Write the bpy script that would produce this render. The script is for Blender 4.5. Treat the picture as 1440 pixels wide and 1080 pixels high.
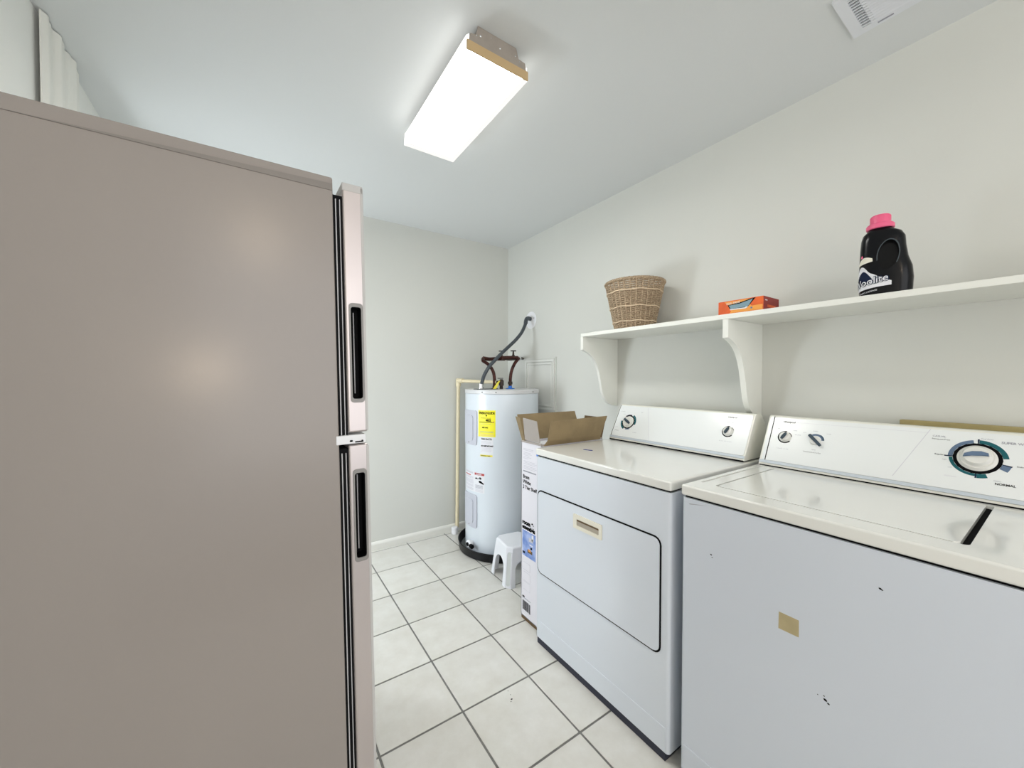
import bpy, bmesh, math, random
from mathutils import Vector, Matrix
random.seed(7)
S = bpy.context.scene
for o in list(bpy.data.objects):
    bpy.data.objects.remove(o)
COL = S.collection
PI = math.pi
# ------------------------------------------------------------------ camera
F, YAW, PITCH, ROLL, CAMH = 535.0661, .5933, -.0166, .0015, 1.2485
cd = bpy.data.cameras.new('camera'); cam = bpy.data.objects.new('camera', cd); COL.objects.link(cam)
fw = Vector((math.sin(YAW)*math.cos(PITCH), math.cos(YAW)*math.cos(PITCH), math.sin(PITCH)))
rt = Vector((math.cos(YAW), -math.sin(YAW), 0)); up = rt.cross(fw)
r2 = rt*math.cos(ROLL)+up*math.sin(ROLL); u2 = up*math.cos(ROLL)-rt*math.sin(ROLL)
mm = Matrix((r2, u2, -fw)).transposed().to_4x4(); mm.translation = (0, 0, CAMH)
cam.matrix_world = mm
cd.sensor_fit = 'HORIZONTAL'; cd.sensor_width = 36; cd.lens = F/1440*36; cd.clip_start = .02
S.camera = cam
# ------------------------------------------------------------------ world, lights, exposure
w = bpy.data.worlds.new('world'); S.world = w; w.use_nodes = True
w.node_tree.nodes['Background'].inputs[0].default_value = (.93, .96, 1, 1)
w.node_tree.nodes['Background'].inputs[1].default_value = .42
S.view_settings.view_transform = 'Standard'; S.view_settings.look = 'None'
S.view_settings.gamma = 1; S.view_settings.use_curve_mapping = False
S.view_settings.exposure = 0.90
def area(name, loc, direction, sx, sy, watts, col):
    l = bpy.data.lights.new(name, 'AREA'); l.shape = 'RECTANGLE'; l.size = sx; l.size_y = sy
    l.energy = watts; l.color = col
    o = bpy.data.objects.new(name, l); COL.objects.link(o); o.location = loc
    o.rotation_euler = Vector(direction).to_track_quat('-Z', 'Z').to_euler(); return o
area('doorway_daylight', (-.80, 2.44, 1.0), (1, -.22, -.12), .5, 1.0, 22, (.86, .935, 1))
area('back_fill_light', (.55, -1.75, 1.45), (0, 1, .08), 1.6, 1.8, 10.5, (.98, .985, 1))  # added soft fill behind the camera, no known source there
LENS, LENS_SIDE = 14.5, .56
def bulb(name, loc, e, r):
    l = bpy.data.lights.new(name, 'POINT'); l.energy = e; l.color = (1, .78, .55); l.shadow_soft_size = r
    o = bpy.data.objects.new(name, l); COL.objects.link(o); o.location = loc
bulb('hall_lamp_light', (.121, -1.45, 2.24), 4.0, .05)
bulb('hall_sconce_light', (-.192, -1.45, 1.30), 6.0, .05)

# ------------------------------------------------------------------ materials
def mat(name, col, rough=.5, metal=0, spec=.5, noise=0, nscale=8, bump=0, bscale=200, coat=0, col2=None, emis=0):
    m = bpy.data.materials.new(name); m.use_nodes = True
    nt = m.node_tree; b = nt.nodes['Principled BSDF']
    b.inputs['Base Color'].default_value = (*col, 1); b.inputs['Roughness'].default_value = rough
    b.inputs['Metallic'].default_value = metal; b.inputs['Specular IOR Level'].default_value = spec
    b.inputs['Coat Weight'].default_value = coat; b.inputs['Coat Roughness'].default_value = .08
    tc = nt.nodes.new('ShaderNodeTexCoord')
    if noise or col2:
        n = nt.nodes.new('ShaderNodeTexNoise'); n.inputs['Scale'].default_value = nscale
        n.inputs['Detail'].default_value = 5; nt.links.new(tc.outputs['Object'], n.inputs['Vector'])
        r = nt.nodes.new('ShaderNodeValToRGB')
        c2 = col2 or tuple(c*(1-noise) for c in col)
        r.color_ramp.elements[0].position = .35; r.color_ramp.elements[1].position = .65
        r.color_ramp.elements[0].color = (*c2, 1); r.color_ramp.elements[1].color = (*col, 1)
        nt.links.new(n.outputs['Fac'], r.inputs['Fac']); nt.links.new(r.outputs['Color'], b.inputs['Base Color'])
    if bump:
        n2 = nt.nodes.new('ShaderNodeTexNoise'); n2.inputs['Scale'].default_value = bscale
        nt.links.new(tc.outputs['Object'], n2.inputs['Vector'])
        bp = nt.nodes.new('ShaderNodeBump'); bp.inputs['Strength'].default_value = bump; bp.inputs['Distance'].default_value = .002
        nt.links.new(n2.outputs['Fac'], bp.inputs['Height']); nt.links.new(bp.outputs['Normal'], b.inputs['Normal'])
    if emis:
        b.inputs['Emission Color'].default_value = (1, .99, .96, 1); b.inputs['Emission Strength'].default_value = emis
    return m
M = dict(
 wall=mat('wall_paint', (.68, .69, .65), .75, noise=.015, nscale=3, bump=.05, bscale=350),
 ceil=mat('ceiling_paint', (.70, .72, .72), .85, bump=.08, bscale=250),
 trim=mat('trim_paint', (.83, .83, .78), .4),
 shelf=mat('shelf_paint', (.84, .85, .80), .38, noise=.02),
 grout=mat('grout', (.25, .25, .235), .9, noise=.25, nscale=30),
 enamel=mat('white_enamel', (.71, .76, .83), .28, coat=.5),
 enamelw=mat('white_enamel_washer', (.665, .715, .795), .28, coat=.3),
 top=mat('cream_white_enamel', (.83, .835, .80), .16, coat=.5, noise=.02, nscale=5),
 panel=mat('console_plastic', (.82, .85, .85), .22),
 pside=mat('console_side_plastic', (.80, .80, .73), .35),
 gap=mat('dark_gap', (.005, .005, .006), .9, spec=.1),
 fgrey=mat('refrigerator_grey_paint', (.325, .292, .27), .24, spec=.45, bump=.03, bscale=160),
 fghost=mat('refrigerator_edge_ghost', (.235, .212, .195), .35),
 steel=mat('brushed_steel', (.60, .545, .535), .38, metal=.75, noise=.06, nscale=4),
 cap=mat('door_cap_plastic', (.55, .54, .53), .4),
 black=mat('black_rubber', (.003, .003, .004), .7, spec=.15),
 pale=mat('pale_gasket', (.55, .55, .57), .4),
 white=mat('white_plastic', (.86, .87, .90), .35),
 stool=mat('white_stool_plastic', (.82, .84, .89), .4),
 stoolg=mat('grey_stool_inset', (.62, .65, .64), .55, bump=.2, bscale=500),
 tank=mat('tank_enamel', (.70, .76, .82), .3, coat=.3),
 tcap=mat('tank_cap_grey', (.66, .67, .68), .35),
 tpanel=mat('tank_access_panel', (.55, .57, .64), .45),
 yellow=mat('yellow_label', (.93, .86, .03), .5),
 ink=mat('black_ink', (.004, .004, .005), .8, spec=.1),
 inkg=mat('grey_ink', (.32, .33, .38), .6),
 inkl=mat('pale_grey_ink', (.60, .60, .66), .6),
 red=mat('red_ink', (.45, .05, .05), .6),
 paper=mat('white_paper', (.78, .79, .83), .6),
 boxw=mat('white_carton', (.80, .79, .85), .5),
 card=mat('cardboard', (.30, .222, .118), .8, noise=.18, nscale=14),
 cardd=mat('cardboard_edge', (.16, .10, .045), .85, noise=.3, nscale=40),
 cardg=mat('carton_grey_flap', (.42, .38, .35), .7),
 picture=mat('carton_picture_blue', (.14, .25, .62), .45, col2=(.42, .52, .82), nscale=22),
 copper=mat('copper_pipe', (.085, .026, .02), .35, metal=.5, noise=.5, nscale=30),
 brass=mat('dark_valve_metal', (.05, .035, .03), .4, metal=.5),
 conduit=mat('grey_conduit', (.055, .068, .08), .4),
 chrome=mat('bright_fitting', (.75, .75, .76), .25, metal=.8),
 cpvc=mat('cream_plastic_pipe', (.76, .67, .46), .4),
 blue=mat('blue_collar', (.03, .20, .72), .4),
 tag=mat('yellow_tag', (.90, .80, .08), .5),
 pan=mat('black_drain_pan', (.004, .004, .005), .35, spec=.3),
 pang=mat('drain_pan_floor', (.20, .22, .22), .5),
 wicker=mat('wicker', (.56, .44, .30), .75, col2=(.24, .165, .10), nscale=180, bump=.3, bscale=300),
 wband=mat('wicker_band', (.68, .54, .38), .7),
 orange=mat('orange_carton', (.80, .13, .015), .5, col2=(.62, .085, .01), nscale=25),
 dkred=mat('dark_red_carton', (.26, .015, .012), .5),
 amber=mat('amber_print', (.85, .36, .06), .5),
 tray=mat('grey_blue_print', (.20, .32, .38), .5),
 jug=mat('black_jug_plastic', (.004, .0045, .006), .2, spec=.2),
 jug_glint=mat('jug_edge_highlight', (.05, .065, .075), .3),
 pink=mat('pink_cap', (.85, .13, .27), .4),
 teal=mat('teal_print', (.015, .115, .135), .6, spec=.2),
 slate=mat('slate_blue_print', (.13, .19, .29), .6, spec=.2),
 navy=mat('navy_print', (.01, .018, .05), .7, spec=.15),
 knob=mat('knob_plastic', (.76, .76, .72), .3),
 knobg=mat('knob_ridge', (.05, .075, .10), .5, spec=.2),
 fixture=mat('fixture_enamel', (.36, .32, .28), .5, noise=.08, nscale=30),
 amberp=mat('yellowed_plastic', (.56, .40, .21), .45),
 vent=mat('register_enamel', (.74, .76, .80), .4),
 masking=mat('masking_tape', (.50, .42, .24), .7, noise=.1, nscale=30),
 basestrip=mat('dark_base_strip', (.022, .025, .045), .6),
 rimg=mat('pocket_rim_grey', (.27, .26, .25), .35),
 wallbright=mat('wall_paint_brightened', (.86, .87, .84), .75, bump=.05, bscale=350),  # lighter copy of the wall colour, standing in for light on the left wall
 mould=mat('panel_moulding_paint', (.76, .77, .73), .5),
 board=mat('tan_board', (.42, .35, .16), .7, noise=.1, nscale=20),
 fabric=mat('white_fabric', (.85, .85, .80), .9),
 handle=mat('cream_handle', (.80, .77, .66), .4),
 handle_shade=mat('cream_handle_shaded', (.42, .37, .30), .5),  # darker cream paints in the shade inside the handle recess
)
def emission(name, s):
    m = bpy.data.materials.new(name); m.use_nodes = True; nt = m.node_tree; nt.nodes.clear()
    o = nt.nodes.new('ShaderNodeOutputMaterial'); e = nt.nodes.new('ShaderNodeEmission')
    e.inputs[0].default_value = (1, .985, .94, 1); e.inputs[1].default_value = s
    nt.links.new(e.outputs[0], o.inputs[0]); return m
M['lens'] = emission('lit_lens', LENS); M['lens_side'] = emission('lit_lens_side', LENS_SIDE*2.6); M['lens_rim'] = emission('lit_lens_rim', LENS_SIDE)
# tile: creamy ceramic with faint clouds; object random shifts tone a little
def tile_mat():
    m = mat('ceramic_tile', (.70, .69, .645), .32, coat=.15)
    nt = m.node_tree; b = nt.nodes['Principled BSDF']
    g = nt.nodes.new('ShaderNodeNewGeometry'); n = nt.nodes.new('ShaderNodeTexNoise')
    n.inputs['Scale'].default_value = 9; n.inputs['Detail'].default_value = 8; n.inputs['Roughness'].default_value = .65
    nt.links.new(g.outputs['Position'], n.inputs['Vector'])
    r = nt.nodes.new('ShaderNodeValToRGB'); r.color_ramp.elements[0].position = .3; r.color_ramp.elements[1].position = .7
    r.color_ramp.elements[0].color = (.66, .645, .59, 1); r.color_ramp.elements[1].color = (.76, .755, .715, 1)
    oi = nt.nodes.new('ShaderNodeObjectInfo'); hs = nt.nodes.new('ShaderNodeHueSaturation')
    mr = nt.nodes.new('ShaderNodeMapRange'); mr.inputs['To Min'].default_value = .96; mr.inputs['To Max'].default_value = 1.03
    nt.links.new(oi.outputs['Random'], mr.inputs['Value']); nt.links.new(mr.outputs[0], hs.inputs['Value'])
    nt.links.new(n.outputs['Fac'], r.inputs['Fac']); nt.links.new(r.outputs['Color'], hs.inputs['Color'])
    nt.links.new(hs.outputs['Color'], b.inputs['Base Color']); return m
M['tile'] = tile_mat()

# ------------------------------------------------------------------ helpers
WM = {}
def thing(name, label, cat, loc=(0, 0, 0), mw=None, group=None):
    o = bpy.data.objects.new(name, None); COL.objects.link(o); o.empty_display_size = .05
    m = mw if mw is not None else Matrix.Translation(loc)
    o.matrix_world = m; WM[o.name] = m.copy()
    o['label'] = label; o['category'] = cat
    if group: o['group'] = group
    return o
def finish(bm, name, m, parent=None, local=False, smooth=35, label=None, kind=None, cat=None):
    """link a bmesh as ONE object; coordinates are world ones unless local"""
    bmesh.ops.recalc_face_normals(bm, faces=bm.faces) if smooth != -1 else None
    if parent is not None and not local:
        bm.transform(WM[parent.name].inverted())
    elif parent is None and cat:
        xs = [v.co for v in bm.verts]; mn = [min(c[i] for c in xs) for i in range(3)]; mx = [max(c[i] for c in xs) for i in range(3)]
        org = Vector(((mn[0]+mx[0])/2, (mn[1]+mx[1])/2, mn[2])); bm.transform(Matrix.Translation(-org))
    me = bpy.data.meshes.new(name); bm.to_mesh(me); bm.free(); me.materials.append(m)
    if smooth > 0:
        for p in me.polygons: p.use_smooth = True
        me.set_sharp_from_angle(angle=math.radians(smooth))
    o = bpy.data.objects.new(name, me); COL.objects.link(o)
    if smooth > 0:
        wn = o.modifiers.new('wn', 'WEIGHTED_NORMAL'); wn.keep_sharp = True; wn.weight = 100
    if parent is not None:
        o.parent = parent; WM[o.name] = WM[parent.name]
    else:
        WM[o.name] = Matrix.Identity(4)
        if cat: o.location = org; WM[o.name] = Matrix.Translation(org)
    if label: o['label'] = label
    if kind: o['kind'] = kind
    if cat: o['category'] = cat
    return o
def box(x0, x1, y0, y1, z0, z1, bev=0, seg=2, bm=None, axes=None):
    b = bmesh.new()
    bmesh.ops.create_cube(b, size=1)
    for v in b.verts:
        v.co = Vector(((x0+x1)/2+v.co.x*(x1-x0), (y0+y1)/2+v.co.y*(y1-y0), (z0+z1)/2+v.co.z*(z1-z0)))
    if bev:
        es = list(b.edges)
        if axes is not None:
            es = [e for e in es if abs((e.verts[0].co-e.verts[1].co).normalized()[axes]) > .9]
        bmesh.ops.bevel(b, geom=es, offset=bev, segments=seg, profile=.5, affect='EDGES')
    return merge(bm, b)
def merge(bm, b):
    if bm is None: return b
    me = bpy.data.meshes.new('tmp'); b.to_mesh(me); bm.from_mesh(me); b.free(); bpy.data.meshes.remove(me); return bm
def frame(o, U, V):
    U = Vector(U).normalized(); V = Vector(V).normalized(); N = U.cross(V)
    m = Matrix((U, V, N)).transposed().to_4x4(); m.translation = o; return m
def prism(pts, d0, d1, fr=None, bev=0, bm=None, seg=2):
    """polygon (u,v) extruded between heights d0,d1 of the frame's normal"""
    b = bmesh.new()
    lo = [b.verts.new((u, v, d0)) for u, v in pts]; hi = [b.verts.new((u, v, d1)) for u, v in pts]
    n = len(pts); b.faces.new(lo[::-1]); top = b.faces.new(hi)
    for i in range(n): b.faces.new((lo[i], lo[(i+1) % n], hi[(i+1) % n], hi[i]))
    if bev: bmesh.ops.bevel(b, geom=list(top.edges), offset=bev, segments=seg, profile=.5, affect='EDGES')
    if fr is not None: b.transform(fr)
    return merge(bm, b)
def rrect(u0, u1, v0, v1, r, n=5):
    P = []
    for cx, cy, a in ((u1-r, v0+r, -90), (u1-r, v1-r, 0), (u0+r, v1-r, 90), (u0+r, v0+r, 180)):
        for i in range(n+1):
            t = math.radians(a+90*i/n); P.append((cx+r*math.cos(t), cy+r*math.sin(t)))
    return P
def ringprism(outer, inner, d0, d1, fr=None):
    b = bmesh.new(); n = len(outer); L = []
    for P, d in ((outer, d0), (outer, d1), (inner, d1), (inner, d0)):
        L.append([b.verts.new((u, v, d)) for u, v in P])
    for k in range(4):
        A, B = L[k], L[(k+1) % 4]
        for i in range(n): b.faces.new((A[i], A[(i+1) % n], B[(i+1) % n], B[i]))
    if fr is not None: b.transform(fr)
    return b
def lathe(prof, c=(0, 0, 0), seg=32, fr=None, bm=None):
    b = bmesh.new(); R = []
    for r, z in prof:
        if r < 1e-6: R.append([b.verts.new((0, 0, z))])
        else: R.append([b.verts.new((r*math.cos(2*PI*i/seg), r*math.sin(2*PI*i/seg), z)) for i in range(seg)])
    for A, B in zip(R, R[1:]):
        for i in range(seg):
            j = (i+1) % seg
            q = [A[i % len(A)], A[j % len(A)], B[j % len(B)], B[i % len(B)]]
            q = list(dict.fromkeys(q))
            if len(q) > 2: b.faces.new(q)
    b.transform(fr if fr is not None else Matrix.Translation(c))
    return merge(bm, b)
def spline(P, n=8):
    P = [Vector(p) for p in P]
    if len(P) < 3: return P
    Q = [P[0]*2-P[1]]+P+[P[-1]*2-P[-2]]; out = []
    for i in range(1, len(Q)-2):
        a, b, c, d = Q[i-1:i+3]
        for k in range(n):
            t = k/n
            out.append(.5*((2*b)+(c-a)*t+(2*a-5*b+4*c-d)*t*t+(3*b-a-3*c+d)*t**3))
    out.append(P[-1]); return out
def tube(P, r, seg=10, smooth=8, bm=None, ripple=0):
    pts = spline(P, smooth) if smooth else [Vector(p) for p in P]
    b = bmesh.new(); rings = []; prev = None
    for i, p in enumerate(pts):
        t = (pts[min(i+1, len(pts)-1)]-pts[max(i-1, 0)]).normalized()
        if prev is None: prev = t.orthogonal().normalized()
        n = (prev-t*prev.dot(t)).normalized(); prev = n; m = t.cross(n)
        rr = r*(1+ripple*(i % 2))
        rings.append([b.verts.new(p+(n*math.cos(2*PI*k/seg)+m*math.sin(2*PI*k/seg))*rr) for k in range(seg)])
    for A, B in zip(rings, rings[1:]):
        for k in range(seg): b.faces.new((A[k], A[(k+1) % seg], B[(k+1) % seg], B[k]))
    b.faces.new(rings[0][::-1]); b.faces.new(rings[-1])
    return merge(bm, b)
def cut(o, cutters):
    """real holes: subtract bmeshes (given in o's own coordinates)"""
    o.modifiers.clear()
    for cb in cutters:
        bmesh.ops.recalc_face_normals(cb, faces=cb.faces)
        me = bpy.data.meshes.new('cutter'); cb.to_mesh(me); cb.free()
        co = bpy.data.objects.new('cutter', me); COL.objects.link(co)
        par = o.parent; o.parent = None; mb = o.matrix_basis.copy(); o.matrix_basis = Matrix.Identity(4)
        md = o.modifiers.new('b', 'BOOLEAN'); md.operation = 'DIFFERENCE'; md.solver = 'EXACT'; md.object = co
        dg = bpy.context.evaluated_depsgraph_get()
        new = bpy.data.meshes.new_from_object(o.evaluated_get(dg), depsgraph=dg)
        o.modifiers.clear(); o.data = new; o.matrix_basis = mb; o.parent = par
        bpy.data.objects.remove(co)
    for p in o.data.polygons: p.use_smooth = True
    o.data.set_sharp_from_angle(angle=math.radians(30))
    wn = o.modifiers.new('wn', 'WEIGHTED_NORMAL'); wn.keep_sharp = True; wn.weight = 100
def text(body, size, fr, m, parent, align='LEFT', bold=0, space=1, squash=1, wrap=None, local=False, name='lettering'):
    c = bpy.data.curves.new('t', 'FONT'); c.body = body; c.size = size; c.align_x = align; c.offset = bold
    c.space_character = space; c.fill_mode = 'FRONT'; c.resolution_u = 3
    o = bpy.data.objects.new('t', c); COL.objects.link(o)
    dg = bpy.context.evaluated_depsgraph_get()
    me = bpy.data.meshes.new_from_object(o.evaluated_get(dg), depsgraph=dg)
    bpy.data.objects.remove(o)
    b = bmesh.new(); b.from_mesh(me); bpy.data.meshes.remove(me)
    for v in b.verts: v.co.x *= squash; v.co.z = 0
    if wrap: 
        for v in b.verts: v.co = wrap(v.co.x, v.co.y)
    else: b.transform(fr)
    return finish(b, name, m, parent, local=local, smooth=-1)
def sector(r0, r1, a0, a1, d0, d1, fr, n=18, taper=0):
    P = []
    for i in range(n+1):
        t = math.radians(a0+(a1-a0)*i/n); P.append((r1*math.cos(t), r1*math.sin(t)))
    for i in range(n, -1, -1):
        t = math.radians(a0+(a1-a0)*i/n); r = r0+(r1-r0)*taper*(i/n); P.append((r*math.cos(t), r*math.sin(t)))
    return prism(P, d0, d1, fr)

# ================================================================== THE ROOM
XW, XL, YF, YB, H = 1.859, -.555, 2.823, -1.6, 2.385
def struct(name, bm, m, parent=None, smooth=0):
    return finish(bm, name, m, parent, smooth=smooth, kind='structure')
struct('wall_right', box(XW, XW+.12, YB, YF+.12, -.02, H), M['wall'])
struct('wall_far', box(XL-.12, XW, YF, YF+.12, -.02, H), M['wall'])
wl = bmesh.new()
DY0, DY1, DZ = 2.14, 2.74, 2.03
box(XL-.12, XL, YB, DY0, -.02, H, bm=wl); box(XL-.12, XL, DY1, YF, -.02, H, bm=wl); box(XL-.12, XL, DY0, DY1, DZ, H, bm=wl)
struct('wall_left', wl, M['wallbright'])
struct('ceiling', box(XL-.12, XW+.12, YB, YF+.12, H, H+.1), M['ceil'])
ca = bmesh.new()
box(XL-.13, XL+.015, DY0, DY0+.05, 0, DZ, .003, bm=ca); box(XL-.13, XL+.015, DY1-.05, DY1, 0, DZ, .003, bm=ca); box(XL-.13, XL+.015, DY0, DY1, DZ-.05, DZ, .003, bm=ca)
struct('door_1', ca, M['trim'])
# baseboards with a small moulded top
def baseboard(name, a, b, nrm):
    a = Vector(a); b = Vector(b); nrm = Vector(nrm)
    prof = [(0, 0), (.013, 0), (.013, .043), (.010, .052), (.004, .058), (0, .060)]
    L = (b-a).length; fr = frame(a, nrm, (0, 0, 1))
    return struct(name, prism(prof, 0, L, fr) if fr.col[2].xyz.dot(b-a) > 0 else prism(prof, -L, 0, fr), M['trim'], smooth=0)
baseboard('baseboard_far', (XL, YF, 0), (XW, YF, 0), (0, -1, 0))
baseboard('baseboard_right', (XW, YB, 0), (XW, YF-.013, 0), (-1, 0, 0))
# floor: grout bed with separate tiles
floor = struct('floor', box(XL-.12, XW+.12, YB, YF+.12, -.05, -.0035), M['grout'])
T, GX, GY, G = .305, .9386, .9597, .0037
cache = {}
k0 = math.floor((XL-GX)/T); k1 = math.ceil((XW-GX)/T); j0 = math.floor((-.35-GY)/T); j1 = math.ceil((YF-GY)/T)
for i in range(k0, k1):
    for j in range(j0, j1):
        xa, xb = max(GX+i*T+G, XL+.001), min(GX+(i+1)*T-G, XW-.001)
        ya, yb = GY+j*T+G, min(GY+(j+1)*T-G, YF-.001)
        if xb-xa < .008 or yb-ya < .008: continue
        key = (round(xb-xa, 4), round(yb-ya, 4))
        if key not in cache:
            b = box(-key[0]/2, key[0]/2, -key[1]/2, key[1]/2, -.003, .0, .0012, 1)
            me = bpy.data.meshes.new('tile'); b.to_mesh(me); b.free(); me.materials.append(M['tile'])
            cache[key] = me
        o = bpy.data.objects.new('tile', cache[key]); COL.objects.link(o); o.parent = floor
        o.location = ((xa+xb)/2, (ya+yb)/2, random.uniform(-.0004, 0))
# small dark chip in one tile
b = bmesh.new()
for du, dv, r in ((0, 0, .0028), (.004, .010, .0012), (.005, .02, .0012), (-.004, -.004, .0015)):
    a = .45; x = .815+du*2; y = 1.208+dv*2
    prism([(x+r*1.6*math.cos(t*PI/3), y+r*math.sin(t*PI/3)) for t in range(6)], -.001, .0004, bm=b)
finish(b, 'tile_chip', M['ink'], floor, smooth=0)

# ================================================================== WHITE CURTAIN high on the left wall
b = bmesh.new(); ys = [1.80+i*.006 for i in range(52)]
def fold(y, z):
    e = min(1, (y-1.80)/.03, (2.106-y)/.03)
    return XL+.012+e*(.006+.006*math.sin((y-1.80)*2*PI/.105+.35*z)+.0025*math.sin(y*2*PI/.043))
zz = [1.35+i*(H-.004-1.35)/14 for i in range(15)]
g = [[b.verts.new((fold(y, z)+.004, y, z)) for y in ys] for z in zz]; h = [[b.verts.new((fold(y, z), y, z)) for y in ys] for z in zz]
for A in (g, h):
    for r in range(14):
        for k in range(51): b.faces.new((A[r][k], A[r][k+1], A[r+1][k+1], A[r+1][k]))
for r in range(14):
    for k in (0, 51): b.faces.new((g[r][k], g[r+1][k], h[r+1][k], h[r][k]))
for k in range(51):
    for r in (0, 14): b.faces.new((g[r][k], g[r][k+1], h[r][k+1], h[r][k]))
o = finish(b, 'curtain', M['fabric'], cat='curtain', smooth=60, label='white curtain hanging in soft grey folds from the ceiling, above the refrigerator')

# ================================================================== REFRIGERATOR (leans slightly back)
aY, tY = .018328, -.01855
Rf = Matrix.Rotation(aY, 4, 'Z') @ Matrix.Rotation(tY, 4, 'Y')
mw = Matrix.Translation((.2458, .9569, .0135)) @ Rf
fr_ = thing('refrigerator', 'large grey refrigerator with steel doors on the left, seen from its side', 'refrigerator', mw=mw)
ZT, DEP, FW = 1.687, .72, .70
def fp(name, bm, m, par=None, **k): return finish(bm, name, m, par or fr_, local=True, **k)
fp('cabinet', box(-DEP, -.065, 0, FW, .03, ZT+.006, .004, 2), M['fgrey'])
# slim tapering strip added for a ghosted double of the top edge, no real trim
b = bmesh.new(); frs = frame((0, 0, 0), (1, 0, 0), (0, 0, 1))
prism([(-.55, ZT-.0225), (-.066, ZT-.0245), (-.066, ZT-.0095), (-.30, ZT-.0155)], 0, .0016, frs, bm=b)
fp('top_edge_ghost', b, M['fghost'])
for (z0, z1) in ((1.10, ZT-.03), (.09, 1.068)):
    b = box(-.065, -.045, .006, FW-.006, z0, z1)
    gk = fp('gasket', b, M['black'])
    b = bmesh.new()
    box(-.0605, -.0585, .002, .012, z0, z1-.01, bm=b); box(-.0515, -.0500, .002, .012, z0, z1-.01, bm=b)
    fp('gasket_rib', b, M['pale'], gk)
def fdoor(name, z0, z1, hz0, hz1):
    d = fp(name, box(-.045, 0, -.0, FW, z0, z1, .005, 3), M['steel'])
    cut(d, [prism(rrect(-.034, -.0095, hz0, hz1, .006), -.001, .034, frame((0, 0, 0), (1, 0, 0), (0, 0, 1)) @ Matrix.Scale(-1, 4, (0, 0, 1)))])
    # black lining of the pocket
    b = ringprism(rrect(-.0338, -.0097, hz0+.0002, hz1-.0002, .006), rrect(-.0328, -.0107, hz0+.0012, hz1-.0012, .005), -.033, -.0005, frs)
    prism(rrect(-.0338, -.0097, hz0+.0002, hz1-.0002, .006), -.0335, -.032, frs, bm=b)
    lin = fp('handle_pocket', b, M['black'], d)
    b = ringprism(rrect(-.0375, -.006, hz0-.009, hz1+.009, .008), rrect(-.0335, -.010, hz0, hz1, .006), -.002, .002, frs)
    fp('pocket_rim', b, M['rimg'], d)
    b = bmesh.new(); tube([(-.022, .026, hz0+.012), (-.022, .026, hz1-.01)], .0014, 6, 0, bm=b)
    fp('pocket_seam', b, M['pale'], d)
    b = box(-.0055, .0008, -.0008, .004, z0+.004, z1-.004, .0006, 1)
    fp('edge_strip', b, M['cap'], d)
    return d
d1 = fdoor('freezer_door', 1.105, ZT, 1.185, 1.402)
fp('door_cap', box(-.0455, .0005, -.0008, FW, ZT-.017, ZT+.0008, .001, 1), M['cap'], d1)
d2 = fdoor('refrigerator_door', .085, 1.076, .803, 1.008)
hb = fp('hinge_bracket', box(-.072, -.006, -.002, .05, 1.079, 1.100, .002, 2), M['white'])
b = bmesh.new(); prism(rrect(-.0165, -.0005+-.012+.0, 0, .003, .001), 0, .001, frame((0, -.0022, 1.0835), (1, 0, 0), (0, 0, 1)), bm=b)
b2 = prism(rrect(-.031, -.012, 1.0815, 1.0845, .0012), .002, .003, frs); merge(b, b2)
b2 = prism(rrect(-.043, -.036, 1.084, 1.088, .0018), .002, .003, frs); merge(b, b2)
fp('slot', b, M['ink'], hb)
fp('kick_plate', box(-.06, -.02, .02, FW-.02, .035, .08, .002), M['black'])
for x, y, z0 in ((-.66, .05, -.0007), (-.66, FW-.05, -.0007), (-.1, .05, -.0115), (-.1, FW-.05, -.0115)):
    fp('foot', lathe([(0, z0), (.018, z0), (.018, z0+.01), (.010, z0+.012), (.010, .031), (0, .031)], (x, y, 0), 12), M['black'])

# ================================================================== CEILING LIGHT
cl = thing('ceiling_light', 'lit rectangular fluorescent ceiling light with white wraparound lens and bare end plate', 'ceiling light', (.685, 1.404, 2.295))
X0, X1, Y0, Y1, ZB = .565, .805, 1.098, 1.708, 2.295
b = bmesh.new()
prof = [(X0+.045, H-.0005), (X0+.035, ZB+.056), (X0+.011, ZB+.052), (X0+.011, ZB+.0075), (X1-.011, ZB+.0075), (X1-.011, ZB+.052), (X1-.035, ZB+.056), (X1-.045, H-.0005)]
fy = frame((0, 0, 0), (1, 0, 0), (0, 0, 1))
prism(prof, -(Y1-.012), -(Y0+.004), fy, bm=b)
finish(b, 'housing', M['fixture'], cl, smooth=0)
b = prism([(X0+.004, ZB+.002), (X1-.017, ZB+.002), (X1-.017, ZB+.006), (X0+.010, ZB+.006)], -(Y1-.024), -(Y0+.004), fy)
finish(b, 'lens', M['lens'], cl, smooth=0)
# lens skin: bottom rim plus ribbed sides that curl up
b = bmesh.new()
for s, xa in ((1, X0), (-1, X1)):
    pts = [(xa, ZB), (xa+s*.004, ZB-.0005), (xa+s*.010, ZB+.001), (xa+s*.014, ZB+.0045), (xa+s*.006, ZB+.0055), (xa+s*.010, ZB+.052), (xa+s*.007, ZB+.052)]
    prism(pts, -(Y1), -(Y0+.003), fy, bm=b)
    for k in range(12):
        prism([(xa-s*.0008+s*.0003*k*.5, ZB+.004+k*.0038), (xa+s*.0035, ZB+.003+k*.0038), (xa+s*.0035, ZB+.0055+k*.0038)], -(Y1-.001), -(Y0+.004), fy, bm=b)
box(X0+.002, X1-.002, Y1-.006, Y1, ZB-.0003, ZB+.052, bm=b); 
finish(b, 'lens_side', M['lens_side'], cl, smooth=0)
b = box(X0+.002, X1-.002, Y1-.026, Y1, ZB-.0009, ZB+.006); box(X1-.019, X1-.0002, Y0+.004, Y1, ZB-.0009, ZB+.006, bm=b)
finish(b, 'lens_rim', M['lens_rim'], cl, smooth=0)
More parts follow.
